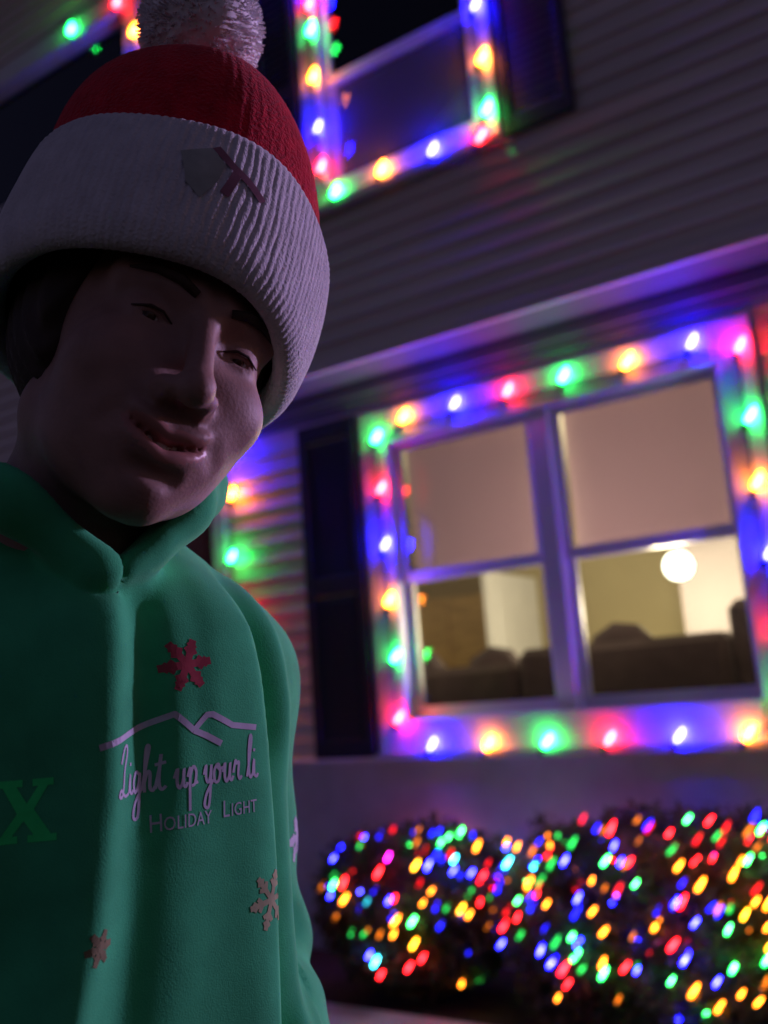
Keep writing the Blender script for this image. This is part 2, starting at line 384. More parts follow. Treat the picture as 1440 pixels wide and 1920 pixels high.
def axis_rot(ax, roll=0.):
    return Vector(ax).to_track_quat('Z', 'Y').to_euler()
def light_string(label, group, pts, y, lead):
    """pts: (x, z, colour key) in order along the cord"""
    s = empty('light_string', (pts[0][0], y, pts[0][1])); tag(s, label, 'string lights', group)
    off = Vector((pts[0][0], y, pts[0][1]))
    cord = []
    P = [Vector((x, y-.012, z)) for x, z, _ in pts]
    for a, b in zip(P[:-1], P[1:]):
        for q in (0, .25, .5, .75): cord.append(a.lerp(b, q) + Vector((random.uniform(-.003, .003), 0, -.008*math.sin(math.pi*q) + random.uniform(-.002, .002))) - off)
    cord.append(P[-1]-off)
    if lead: cord = [Vector(q)-off for q in lead] + cord
    MB().tube(cord, .0042, 5).build('cord', M['wire'], s)
    for x, z, kx in pts:
        sh, co = C9[kx]
        b = link('bulb', sh, None, s)
        b.location = Vector((x, y-.026, z)) - off
        ax = (.56+random.uniform(-.10, .10), -.14+random.uniform(-.05, .05), .78+random.uniform(-.07, .07))
        b.rotation_euler = axis_rot(ax)
        link('filament', co, None, b); link('socket', SOCK, None, b)
    return s
u = DY-.03
low = []
for (a, z, kx) in ((-.650, -.033, 'R'), (-.648, .042, 'G'), (-.650, .112, 'O'), (-.650, .183, 'B'), (-.651, .257, 'R'), (-.652, .325, 'G'),
                   (-.609, .343, 'O'), (-.533, .343, 'B'), (-.460, .342, 'R'), (-.388, .342, 'G'), (-.313, .340, 'O'), (-.240, .343, 'B'), (-.192, .326, 'R'),
                   (-.193, .250, 'G'), (-.195, .180, 'O'), (-.194, .108, 'B'), (-.193, .030, 'R'), (-.193, -.035, 'G'),
                   (-.239, -.068, 'O'), (-.308, -.068, 'B'), (-.383, -.068, 'R'), (-.456, -.068, 'G'), (-.529, -.068, 'O'), (-.605, -.067, 'B')):
    low.append((a*4.08, CZ+z*4.08-.02, kx))
light_string('multicolour bulb string framing the wide lit window above the shrubs', 'bulb strings round the openings', low, DY-.045, None)
upp = []
for (a, z, kx) in ((-.713, 1.035, 'B'), (-.713, .998, 'R'), (-.713, .955, 'G'), (-.714, .879, 'O'), (-.712, .797, 'B'), (-.711, .735, 'R'), (-.690, .688, 'G'), (-.612, .691, 'O'), (-.532, .689, 'B'),
                   (-.462, .679, 'R'), (-.449, .712, 'G'), (-.449, .785, 'O'), (-.450, .863, 'B'), (-.450, .94, 'R'), (-.451, 1.02, 'G')):
    upp.append((a*3.77, CZ+z*3.77-.02, kx))
light_string('multicolour bulb string round the small dark upper window between narrow shutters', 'bulb strings round the openings', upp, OY-.045, None)
tl = [(-1.245*3.77, CZ+1.218*3.77-.02, 'G'), (-1.124*3.77, CZ+1.212*3.77-.02, 'R'), (-1.083*3.77, CZ+1.13*3.77, 'O'), (-1.083*3.77, CZ+1.05*3.77, 'B'), (-1.083*3.77, CZ+.97*3.77, 'G'), (-1.083*3.77, CZ+.89*3.77, 'O')]
light_string('bulb string on the far upper window above the beanie', 'bulb strings round the openings', tl, OY-.045, None)
dl = [(-.906*4.1, CZ+.022*4.1, 'O'), (-.906*4.1, CZ+.11*4.1, 'R'), (-.907*4.1, CZ+.198*4.1, 'G'), (-.902*4.1, CZ+.288*4.1, 'O'), (-.912*4.1, CZ+.355*4.1, 'B'), (-.985*4.1, CZ+.355*4.1, 'R'), (-1.06*4.1, CZ+.355*4.1, 'G'), (-1.13*4.1, CZ+.355*4.1, 'O')]
light_string('bulb string round the front door, glowing orange beside the hoodie collar', 'bulb strings round the openings', dl, DY-.045, None)

# ------------------------------------------------------------------ shrubs with small lights
def shrub(cx, cy, cz, rx, ry, rz, n, label, nm='shrub'):
    s = empty(nm, (cx, cy, 0.03)); tag(s, label, 'shrub', 'shrubs under the window')
    st = MB()
    rng = random.Random(int(cx*1000))
    tips = []
    for i in range(26):
        a = rng.uniform(0, 2*math.pi); rr = math.sqrt(rng.random())
        tip = Vector((rx*.92*rr*math.cos(a), ry*.92*rr*math.sin(a), cz-.03 + rz*.9*math.sqrt(max(0, 1-rr*rr))*rng.uniform(.2, 1)))
        b = Vector((rng.uniform(-.08, .08), rng.uniform(-.06, .06), -.03)); m_ = b.lerp(tip, .5) + Vector((rng.uniform(-.05, .05), rng.uniform(-.05, .05), .03))
        st.tube([b, m_, tip], [.013, .008, .003], 5); tips.append(tip)
    st.build('branch_stems', M['bark'], s)
    v = []; f = []
    rs = np.random.RandomState(int(abs(cx)*1000))
    lump = [(rs.uniform(-1, 1, 3), rs.uniform(.25, .45)) for _ in range(16)]
    k = 0
    while k < n:
        d = rs.normal(size=3); d /= np.linalg.norm(d)
        bump = .93 + .10*sum(math.sin(3.1*d @ l[0]*4+i)*l[1] for i, l in enumerate(lump[:5]))
        r = bump*(rs.uniform(.55, 1.)**.45)*rs.uniform(.9, 1.07)
        p = np.array([d[0]*rx*r, d[1]*ry*r, cz-.03+d[2]*rz*r])
        if p[2] < .06: continue
        q = rs.normal(size=3); q = q*.7+d; q /= np.linalg.norm(q)
        a = np.cross(q, rs.normal(size=3)); a /= np.linalg.norm(a); b = np.cross(q, a)
        L = rs.uniform(.016, .032); W = L*.45
        i = len(v)
        v += [tuple(p-a*L), tuple(p+b*W+q*.003), tuple(p+a*L), tuple(p-b*W+q*.003)]; f.append((i, i+1, i+2, i+3)); k += 1
    me = bpy.data.meshes.new('foliage'); me.from_pydata(v, [], f); me.update()
    o = link('foliage', me, M['leaf'], s); o['kind'] = 'stuff'
    return s
SH = [(-2.30, 3.62, .40, .50, .41, .355, 17000, 'smaller rounded shrub covered in tiny coloured lights beside the walkway'),
      (-1.17, 3.60, .40, .80, .48, .425, 26000, 'wide rounded shrub dense with tiny coloured lights under the lit window')]
for a in SH: shrub(*a)
C5 = {}
def small_bulb(kx, dim):
    if (kx, dim) not in C5: C5[kx, dim] = bulb_meshes(kx, .056, .0066, (1.5 if dim else 10.), (2.5 if dim else 20.), 'small_bulb_dim' if dim else 'small_bulb')
    return C5[kx, dim]
SPOTS = ("""-2.625,3.445,0.601,B -2.445,3.37,0.665,Gd -2.246,3.309,0.637,M -2.273,3.264,0.582,R -2.446,3.264,0.533,R -2.519,3.294,0.522,G -2.345,3.233,0.517,B -2.129,3.32,0.605,Y -2.082,3.375,0.63,Bd -2.047,3.56,0.694,G -2.02,3.592,0.679,Bd -1.977,3.561,0.638,O -2.013,3.431,0.616,C -2.002,3.4,0.579,B -1.934,3.539,0.58,Rd -1.899,3.527,0.503,R -1.9,3.578,0.53,B -2.056,3.31,0.521,O -2.079,3.28,0.482,O -2.181,3.242,0.499,R -1.955,3.397,0.49,Gd -1.965,3.367,0.442,Y -1.944,3.391,0.42,O -1.897,3.477,0.41,Od -2.016,3.317,0.45,Gd -2.185,3.225,0.413,O -2.118,3.249,0.412,G -2.189,3.225,0.371,O -2.266,3.214,0.359,Od -2.409,3.226,0.355,Gd -2.344,3.215,0.36,Gd -2.322,3.22,0.478,Cd -2.122,3.255,0.328,Y -2.038,3.295,0.389,Bd -2.316,3.231,0.283,B -2.3,3.245,0.251,C -2.298,3.274,0.201,R -2.166,3.275,0.237,R -2.104,3.282,0.275,R -1.979,3.388,0.27,Bd -2.038,3.458,0.145,O -1.993,3.526,0.155,G""",
         """-1.774,3.525,0.653,O -1.796,3.459,0.6,C -1.662,3.264,0.516,G -1.618,3.239,0.518,Bd -1.66,3.246,0.459,R -1.751,3.309,0.456,Rd -1.8,3.359,0.332,B -1.458,3.297,0.702,Gd -1.46,3.253,0.657,B -1.534,3.264,0.633,Gd -1.52,3.198,0.524,O -1.389,3.171,0.551,B -1.335,3.19,0.612,O -1.333,3.15,0.52,O -1.415,3.149,0.436,G -1.412,3.158,0.495,Bd -1.296,3.132,0.462,O -1.2,3.123,0.451,Od -1.302,3.314,0.752,R -1.271,3.261,0.713,B -1.198,3.268,0.724,Od -1.299,3.222,0.666,G -1.231,3.207,0.655,Od -1.181,3.176,0.611,G -1.253,3.161,0.575,Rd -1.092,3.296,0.745,R -1.042,3.371,0.788,G -1.004,3.287,0.726,Rd -0.946,3.317,0.737,Gd -0.857,3.363,0.742,Od -1.083,3.246,0.699,Gd -1.046,3.216,0.66,O -0.948,3.253,0.68,R -0.838,3.286,0.674,G -0.878,3.236,0.633,O -0.978,3.191,0.605,O -1.038,3.185,0.611,Bd -1.032,3.159,0.557,R -0.93,3.17,0.536,Od -0.822,3.227,0.588,Rd -0.847,3.19,0.527,Y -0.783,3.225,0.552,O -0.786,3.202,0.495,O -0.787,3.192,0.441,Y -0.994,3.148,0.506,B -1.117,3.131,0.49,O -1.069,3.126,0.436,R -0.895,3.164,0.487,G -1.034,3.128,0.395,B -1.52,3.183,0.332,B -1.475,3.172,0.315,R -1.406,3.152,0.326,Gd -1.466,3.182,0.272,R -1.524,3.23,0.211,O -1.307,3.13,0.361,O -1.314,3.136,0.326,G -1.233,3.124,0.359,R -1.187,3.122,0.359,B -1.084,3.129,0.333,G -0.894,3.155,0.376,G -0.947,3.147,0.336,B -0.801,3.184,0.4,G -0.883,3.17,0.303,O -0.843,3.189,0.279,O -1.026,3.142,0.297,O -0.994,3.165,0.241,G -0.958,3.167,0.254,O -1.288,3.157,0.241,Od -1.108,3.152,0.242,Md -1.091,3.167,0.211,B -0.822,3.185,0.319,Od""")
for si, (a, txt) in enumerate(zip(SH, SPOTS)):
    pts = []
    for q in txt.split():
        x, y, z, kx = q.split(','); pts.append((Vector((float(x), float(y), float(z))), kx[0], len(kx) > 1))
    rng = random.Random(90+si)
    for _ in range(8+6*si):                 # more lights over the top and the house side of the shrub
        th = rng.uniform(.3, 2.8); ph = rng.uniform(.9, 1.5)
        pts.append((Vector((a[0]+a[3]*math.cos(th)*math.sin(ph), a[1]+a[4]*math.sin(th)*math.sin(ph)+.05, a[2]+a[5]*math.cos(ph))), rng.choice('BGROO'), False))
    for _ in range(55+55*si):                # deeper ones between the leaves
        th = rng.uniform(math.pi*1.02, math.pi*1.98); ph = rng.uniform(.35, 1.75); k_ = rng.uniform(.80, .98)
        pts.append((Vector((a[0]+a[3]*k_*math.cos(th)*math.sin(ph), a[1]+a[4]*k_*math.sin(th)*math.sin(ph), max(.1, a[2]+a[5]*k_*math.cos(ph)))), rng.choice('BBBGGRROO'), rng.random() < .7))
    order = [pts.pop(0)]
    while pts:
        j = min(range(len(pts)), key=lambda i: (pts[i][0]-order[-1][0]).length); order.append(pts.pop(j))
    off = order[0][0]
    s = empty('light_string', off)
    tag(s, ('string of small coloured lights wound over the smaller shrub', 'string of small coloured lights wound over the wide shrub')[si], 'string lights', 'small light strings on shrubs')
    cord = []
    for p_, q_ in zip(order[:-1], order[1:]):
        p, q = p_[0], q_[0]
        for u_ in (0, .5):
            cord.append(p.lerp(q, u_) - off + Vector((0, .018, -.012*math.sin(math.pi*u_)-.012)))
    MB().tube(cord, .0016, 4).build('cord', M['wire'], s)
    for p, kx, dim in order:
        sh, co = small_bulb(kx, dim)
        b = link('bulb', sh, None, s); b.location = p - off + Vector((0, .03 if dim else 0, 0))
        b.rotation_euler = axis_rot((.62+rng.uniform(-.16, .16), -.10+rng.uniform(-.15, .15), .8)); b.scale = [rng.uniform(.6, 1.15)]*3
        link('filament', co, None, b); link('socket', SOCK_S, None, b)

# ------------------------------------------------------------------ person: implicit surfaces turned into meshes
def nets(fn, lo, hi, h):
    lo = np.array(lo, float); n = np.ceil((np.array(hi)-lo)/h).astype(int)+1
    ax = [lo[i]+h*np.arange(n[i]) for i in range(3)]
    X, Y, Z = np.meshgrid(*ax, indexing='ij')
    V = fn(X.astype(np.float32), Y.astype(np.float32), Z.astype(np.float32))
    S = V < 0
    cn = n-1
    acc = np.zeros(tuple(cn)+(3,), np.float32); cnt = np.zeros(tuple(cn), np.float32)
    I = np.stack(np.meshgrid(*[np.arange(k) for k in n], indexing='ij'), -1).astype(np.float32)
    for axn in range(3):
        oth = [a for a in range(3) if a != axn]
        for du in (0, 1):
            for dv in (0, 1):
                s0 = [None]*3; s1 = [None]*3
                s0[axn] = slice(0, -1); s1[axn] = slice(1, None)
                for a, dd in zip(oth, (du, dv)):
                    sl = slice(dd, dd+cn[a]); s0[a] = sl; s1[a] = sl
                s0 = tuple(s0); s1 = tuple(s1)
                c = S[s0] != S[s1]
                tt = np.where(c, V[s0]/(V[s0]-V[s1]+1e-20), 0)
                P = I[s0].copy(); P[..., axn] += tt
                acc += P*c[..., None]; cnt += c
    act = cnt > 0
    idx = -np.ones(tuple(cn), int); idx[act] = np.arange(act.sum())
    verts = lo + (acc[act]/cnt[act][:, None])*h
    faces = []
    for axn in range(3):
        o1, o2 = [(1, 2), (2, 0), (0, 1)][axn]
        s0 = [slice(1, -1)]*3; s1 = [slice(1, -1)]*3
        s0[axn] = slice(0, -1); s1[axn] = slice(1, None)
        A = S[tuple(s0)]; B = S[tuple(s1)]
        for flip in (0, 1):
            e = np.argwhere((A & ~B) if flip == 0 else (~A & B))
            if not len(e): continue
            e = e + np.array([0 if k == axn else 1 for k in range(3)])
            def cell(d1, d2):
                q = e.copy(); q[:, o1] -= d1; q[:, o2] -= d2
                return idx[q[:, 0], q[:, 1], q[:, 2]]
            F = np.stack([cell(1, 1), cell(0, 1), cell(0, 0), cell(1, 0)], 1)
            faces.append(F if flip == 0 else F[:, ::-1])
    return verts, np.concatenate(faces)
def mesh_np(name, v, f, m):
    me = bpy.data.meshes.new(name); me.from_pydata(v.tolist(), [], f.tolist()); me.update(); me.materials.append(m)
    for p in me.polygons: p.use_smooth = True
    return me
def smin(a, b, k): h_ = np.clip(.5+.5*(b-a)/k, 0, 1); return b*(1-h_)+a*h_-k*h_*(1-h_)
def smax(a, b, k): return -smin(-a, -b, k)
def ell(X, Y, Z, c, r):
    x, y, z = X-c[0], Y-c[1], Z-c[2]
    k0 = np.sqrt((x/r[0])**2+(y/r[1])**2+(z/r[2])**2); k1 = np.sqrt((x/r[0]**2)**2+(y/r[1]**2)**2+(z/r[2]**2)**2)+1e-9
    return k0*(k0-1)/k1
def sph(X, Y, Z, c, r): return np.sqrt((X-c[0])**2+(Y-c[1])**2+(Z-c[2])**2)-r
def cone(X, Y, Z, a, b, ra, rb):
    a = np.array(a); b = np.array(b); d = b-a; L = d @ d
    t_ = np.clip(((X-a[0])*d[0]+(Y-a[1])*d[1]+(Z-a[2])*d[2])/L, 0, 1)
    return np.sqrt((X-a[0]-t_*d[0])**2+(Y-a[1]-t_*d[1])**2+(Z-a[2]-t_*d[2])**2)-(ra+(rb-ra)*t_)

CAM_H = Vector((fw.x, fw.y, 0)).normalized(); CAM_R = Vector((CAM_H.y, -CAM_H.x, 0))
YAW = 38.
ploc = CAM_R*(-.244) + CAM_H*.68
person = empty('person', (ploc.x, ploc.y, 0), math.atan2(CAM_R.y, CAM_R.x)+R_(YAW))
tag(person, 'smiling person in a red and white pom-pom beanie and green printed hoodie', 'person')
def to_local(a, b, c):                       # metres right of / ahead of / above the camera -> person space
    da, db = a+.244, b-.68; cs, sn = math.cos(R_(YAW)), math.sin(R_(YAW))
    return Vector((da*cs+db*sn, -da*sn+db*cs, CZ+c))

# head (face towards -y, origin between the ears)
def head_fn(X, Y, Z):
    Xa = np.abs(X)
    d = ell(X, Y, Z, (0, .015, .030), (.074, .095, .086))
    d = smin(d, ell(X, Y, Z, (0, -.032, -.028), (.058, .056, .080)), .03)
    d = smin(d, cone(Xa, Y, Z, (.043, .012, -.058), (.008, -.060, -.100), .021, .016), .03)
    d = smin(d, sph(X, Y, Z, (0, -.074, -.103), .0175), .022)
    d = smin(d, ell(Xa, Y, Z, (.038, -.066, -.034), (.026, .021, .021)), .026)
    d = smin(d, ell(Xa, Y, Z, (.027, -.048, -.060), (.024, .028, .034)), .03)
    d = smin(d, ell(X, Y, Z, (0, -.070, -.070), (.036, .024, .027)), .022)
    d = smin(d, cone(Xa, Y, Z, (.010, -.083, .020), (.048, -.066, .021), .008, .008), .018)
    d = smax(d, -ell(Xa, Y, Z, (.031, -.100, .000), (.019, .016, .0125)), .014)
    d = smin(d, ell(Xa, Y, Z, (.031, -.0715, -.001), (.0145, .0130, .0115)), .005)
    d = smin(d, cone(X, Y, Z, (0, -.086, .010), (0, -.112, -.040), .0060, .0095), .010)
    d = smin(d, sph(X, Y, Z, (0, -.1135, -.043), .0110), .006)
    d = smin(d, ell(Xa, Y, Z, (.0135, -.100, -.046), (.0085, .0115, .0085)), .006)
    d = smax(d, -ell(Xa, Y, Z, (.0068, -.104, -.0565), (.0036, .006, .0045)), .003)
    d = smax(d, -cone(Xa, Y, Z, (.020, -.104, -.050), (.038, -.090, -.074), .0025, .0020), .010)
    zz = Z-.30*Xa-3.*Xa*Xa                          # smile: corners lifted
    d = smin(d, ell(Xa, Y, zz, (.009, -.0945, -.0700), (.016, .0062, .0042)), .007)
    d = smin(d, ell(X, Y, zz, (0, -.0925, -.0845), (.021, .0068, .0052)), .008)
    d = smax(d, -ell(X, Y, zz, (0, -.099, -.0770), (.034, .0125, .0021)), .0025)
    d = smax(d, -cone(X, Y, Z, (-.012, -.0925, -.0935), (.012, -.0925, -.0935), .003, .003), .008)
    d = smax(d, -ell(Xa, Y, Z-.10*(Xa-.031)+6*(Xa-.031)**2, (.031, -.088, -.0036), (.0135, .0085, .0017)), .0013)
    n = cone(X, Y, Z, (0, .030, -.07), (0, .060, -.235), .052, .060)
    d = smin(d, n, .022)
    d = smin(d, ell(X, Y, Z, (0, .065, -.27), (.075, .06, .05)), .03)
    return d
ROLL, PITCH, HYAW = 19., 9., 0.
HR = (Matrix.Rotation(R_(HYAW), 4, 'Z') @ Matrix.Rotation(R_(ROLL), 4, 'Y') @ Matrix.Rotation(R_(PITCH), 4, 'X'))
NOSE = to_local(-.097, .512, .178)
HM = Matrix.Translation(NOSE - HR.to_3x3() @ Vector((0, -.124, -.043))) @ HR
hv, hf = nets(head_fn, (-.16, -.14, -.30), (.16, .15, .125), .0026)
hme = mesh_np('body', hv, hf, M['skin'])
hme.materials.append(M['lip'])
for p in hme.polygons:
    c = p.center
    if c.y < -.082 and abs(c.x) < .028 and (((c.x/.028)**2 + ((c.z-.30*abs(c.x)+.0775)/.0105)**2) < 1) and abs(c.z+.0755) > .0 and c.y < -.088: p.material_index = 1
hme.transform(HM)
body = link('body', hme, None, person)
def hlink(mb, nm, m, parent, smooth=True):
    me = mb.mesh(nm, m); me.transform(HM); return link(nm, me, None, parent, smooth)
for i in range(-2, 3):                            # upper teeth
    x = i*.0066; y = -.0895+abs(i)**1.7*.0009; z = -.0770+.30*abs(x)+3*x*x
    mb = MB().box(x-.0034, x+.0034, y-.001, y+.006, z-.0045, z+.006)
    me = mb.mesh('tooth', M['tooth'], bevel=.0005); me.transform(HM); link('tooth', me, None, body)
for s in (-1, 1):
    mb = MB()
    mb.tube([(s*x, y, z) for x, y, z in ((.012, -.0925, .0185), (.024, -.0905, .0235), (.038, -.0830, .0255), (.051, -.0735, .0215))], [.0028, .0036, .0032, .0014], 6)
    hlink(mb, 'eyebrow', M['brow'], body)
    mb = MB().lathe([(0, -.0120)]+[(.0120*math.sin(q*math.pi/12), -.0120*math.cos(q*math.pi/12)) for q in range(1, 12)]+[(0, .0120)], 16)
    me = mb.mesh('eye', M['eye']); me.transform(HM @ Matrix.Translation((s*.031, -.0705, -.002))); ey = link('eye', me, None, body, True)
    gd = Vector((-.30, -.90, -.16)).normalized()
    mb = MB().lathe([(.0066*math.sin(q*.2)/math.sin(.6), .0123*math.cos(.54*q/3)) for q in (3, 2, 1)]+[(0, .0123)], 16)
    me = mb.mesh('iris', M['iris']); me.transform(HM @ Matrix.Translation((s*.031, -.0705, -.002)) @ gd.to_track_quat('Z', 'Y').to_matrix().to_4x4()); link('iris', me, None, ey, True)
    mb = MB().tube([(s*x, y, z) for x, y, z in ((.018, -.0835, -.0025), (.026, -.0858, .0012), (.034, -.0852, .0014), (.044, -.0800, -.0020))], [.0005, .0010, .0010, .0005], 5)
    hlink(mb, 'eyelashes', M['brow'], body)

def hair_fn(X, Y, Z):
    d = ell(X, Y, Z, (-.004, .022, .012), (.0865, .096, .085))
    d = smax(d, -.028-Y-.35*np.clip(Z, -1, .03), .008); d = smax(d, Z-.075, .005)
    return smax(d, -.052-Z+.25*np.clip(-Y, -.2, .1), .01)
gv, gf = nets(hair_fn, (-.10, -.08, -.10), (.10, .13, .09), .004)
gv = gv+.0012*np.sin(gv[:, [1, 0, 1]]*420+gv[:, [0, 1, 0]]*310)
gme = mesh_np('hair', gv, gf, M['hair']); gme.transform(HM); link('hair', gme, None, person)

# hoodie
def hoodie_fn(X, Y, Z):
    Xa = np.abs(X)
    t_ = np.clip((Z-.85)/.5, 0, 1)
    rx = .172-.012*t_; ry = .128-.004*t_
    q = np.sqrt((X/rx)**2+((Y-.0)/ry)**2)
    d = (q-1)*ry
    d = smax(d, ell(X, Y, Z, (0, .0, 1.10), (.30, .215, .305)), .03)
    d = smax(d, .82-Z, .02)
    d = smin(d, cone(Xa, Y, Z, (.045, -.006, 1.385), (.136, .018, 1.318), .060, .064), .05)
    d = smin(d, ell(X, Y, Z, (0, -.03, 1.33), (.12, .085, .085)), .04)
    d = smin(d, cone(Xa, Y, Z, (.140, .024, 1.312), (.172, .052, 1.11), .056, .049), .022)
    d = smin(d, cone(Xa, Y, Z, (.172, .052, 1.11), (.125, -.100, .985), .049, .043), .022)
    # pocket, hem
    d = smin(d, ell(X, Y, Z, (0, -.115, .985), (.145, .045, .085)), .02)
    d = smin(d, smax((np.sqrt((X/.176)**2+(Y/.134)**2)-1)*.134, np.abs(Z-.845)-.03, .01), .004)
    # collar of the hood
    for a, b, ra, rb in (((.010, -.112, 1.398), (.050, -.105, 1.438), .020, .025), ((.050, -.105, 1.438), (.086, -.052, 1.462), .025, .026), ((.086, -.052, 1.462), (.098, .030, 1.462), .026, .030), ((.098, .030, 1.462), (.060, .105, 1.440), .028, .034), ((.060, .105, 1.440), (0, .125, 1.435), .034, .036)):
        d = smin(d, cone(Xa, Y, Z, a, b, ra, rb), .014)
    d = smin(d, ell(X, Y, Z, (0, .135, 1.36), (.115, .055, .105)), .03)
    # neck opening
    cut_ = ell(X, Y, Z, (0, -.010, 1.495), (.076, .090, .115))
    d = smax(d, -cut_, .010)
    wdg = np.maximum((1.392+.90*Xa-Z)*.74, Y+.015)
    d = smax(d, -wdg, .010)
    return d
ov, of = nets(hoodie_fn, (-.29, -.22, .79), (.29, .22, 1.54), .0042)
# cloth folds: ridges and troughs as poly-lines over the front, in (x, z); (points, width left, width right, height)
FOLDS = [
    ([(-.003, 1.385), (-.012, 1.312), (-.012, 1.252), (-.022, 1.181), (-.036, 1.12), (-.06, .95)], .040, .012, .013),
    ([(.014, 1.37), (.013, 1.312), (.014, 1.26), (.006, 1.18), (-.008, 1.08)], .012, .020, -.006),
    ([(.036, 1.39), (.032, 1.31), (.040, 1.26)], .012, .022, .004),
    ([(.066, 1.39), (.060, 1.31), (.072, 1.26)], .012, .016, .003),
    ([(.085, 1.38), (.098, 1.307), (.105, 1.271), (.108, 1.2), (.105, 1.1), (.100, .95)], .030, .008, .012),
    ([(.106, 1.38), (.120, 1.30), (.126, 1.2), (.120, 1.06)], .008, .014, -.014),
    ([(.128, 1.38), (.146, 1.30), (.152, 1.2), (.146, 1.08)], .012, .010, .007),
    ([(-.060, 1.22), (-.075, 1.1), (-.09, .95)], .022, .020, -.010),
    ([(-.100, 1.35), (-.105, 1.2), (-.12, 1.05)], .02, .018, .007),
]
def fold_disp(v, nrm):
    out = np.zeros(len(v))
    frontw = np.clip((-nrm[:, 1]+.35)/.5, 0, 1)
    for pts, wl, wr, amp in FOLDS:
        zs = np.array([p[1] for p in pts])[::-1]; xs = np.array([p[0] for p in pts])[::-1]
        xc = np.interp(v[:, 2], zs, xs); dx = v[:, 0]-xc
        g_ = np.where(dx < 0, np.exp(-(dx/wl)**2), np.exp(-(dx/wr)**2))
        fade = np.clip((v[:, 2]-(zs[0]-.05))/.08, 0, 1)*np.clip((zs[-1]+.03-v[:, 2])/.06, 0, 1)
        out += amp*g_*fade*frontw
    return out
hm_ = mesh_np('hoodie', ov, of, M['fleece'])
nrm = np.zeros(len(ov)*3); hm_.vertices.foreach_get('normal', nrm) if False else None
nrm = np.array([v.normal[:] for v in hm_.vertices])
ov2 = ov + nrm*fold_disp(ov, nrm)[:, None]
rs = np.random.RandomState(3)                    # soft wrinkles
wr = np.zeros(len(ov))
for i in range(10):
    kx_, kz_ = rs.uniform(8, 40), rs.uniform(3, 26); ph = rs.uniform(0, 6.28, 2)
    wr += np.sin(ov[:, 0]*kx_+ov[:, 2]*kz_*rs.choice([-1, 1])+ph[0])*np.sin(ov[:, 1]*kx_*.8+ov[:, 2]*kz_*.6+ph[1])*.0011
sl = np.abs(ov[:, 0]) > .17                        # bunched sleeve
wr += sl*np.sin(ov[:, 2]*75+3*np.sin(ov[:, 1]*30)+ov[:, 0]*20)*.0022*np.clip((1.26-ov[:, 2])/.1, 0, 1)
ov2 = ov2 + nrm*wr[:, None]
hm_.vertices.foreach_set('co', ov2.astype(np.float32).ravel()); hm_.update()
hoodie = link('hoodie', hm_, None, person)
BVH = BVHTree.FromPolygons([tuple(v) for v in ov2], [tuple(f) for f in of])

# printed decoration, pressed onto the cloth
def press(polys, O, U, V, nm, m, lift=.0004, parent=hoodie, bvh=BVH):
    """polys: (points2d, faces) in metres on the plane O+U*s+V*t, pushed along the plane normal onto the cloth"""
    N_ = U.cross(V).normalized(); v = []; f = []
    for P2, F in polys:
        ids = []
        for s, t_ in P2:
            o = O+U*s+V*t_+N_*.25
            hit = bvh.ray_cast(o, -N_, .6)
            if hit[0] is None: ids.append(None)
            else: ids.append(len(v)); v.append(hit[0]+hit[1]*lift*(1 if hit[1].dot(N_) > 0 else -1))
        for q in F:
            k = [ids[i] for i in q]
            if None in k: continue
            pp_ = [v[i] for i in k]
            if max((pp_[i]-pp_[i-1]).length for i in range(len(pp_))) < .018: f.append(k)
    if not f: return None
    me = bpy.data.meshes.new(nm); me.from_pydata([tuple(q) for q in v], [], f); me.update(); me.materials.append(m)
    return link(nm, me, None, parent)
def spline(pts, n=10):
    if len(pts) < 3:
        return [(pts[0][0]+(pts[1][0]-pts[0][0])*i/n, pts[0][1]+(pts[1][1]-pts[0][1])*i/n) for i in range(n+1)]
    out = []; P = [pts[0]]+list(pts)+[pts[-1]]
    for i in range(1, len(P)-2):
        for k in range(n):
            t_ = k/n
            out.append(tuple(.5*((2*P[i][c])+(P[i+1][c]-P[i-1][c])*t_+(2*P[i-1][c]-5*P[i][c]+4*P[i+1][c]-P[i+2][c])*t_*t_+(3*P[i][c]-P[i-1][c]-3*P[i+1][c]+P[i+2][c])*t_**3) for c in (0, 1)))
    return out+[pts[-1]]
def ribbon(pts, wd):
    P = [Vector(p) for p in pts]; v = []; f = []
    for i, p in enumerate(P):
        t_ = (P[min(i+1, len(P)-1)]-P[max(i-1, 0)]); t_ = t_.normalized() if t_.length > 1e-9 else Vector((1, 0)); n_ = Vector((-t_.y, t_.x))
        v += [tuple(p+n_*wd/2), tuple(p-n_*wd/2)]
    for i in range(len(P)-1): f.append((2*i, 2*i+1, 2*i+3, 2*i+2))
    return v, f
def snowflake(r, wd):
    o = []
    for k in range(6):
        a = k*math.pi/3+.12; c, s = math.cos(a), math.sin(a)
        o.append(ribbon(spline([(0, 0), (c*r, s*r)], 5), wd))
        for q in (.45, .72):
            for e in (-1, 1):
                b = a+e*.85; l = r*.36*(1.25-q)
                o.append(ribbon(spline([(c*r*q, s*r*q), (c*r*q+math.cos(b)*l, s*r*q+math.sin(b)*l)], 3), wd*.8))
    return o
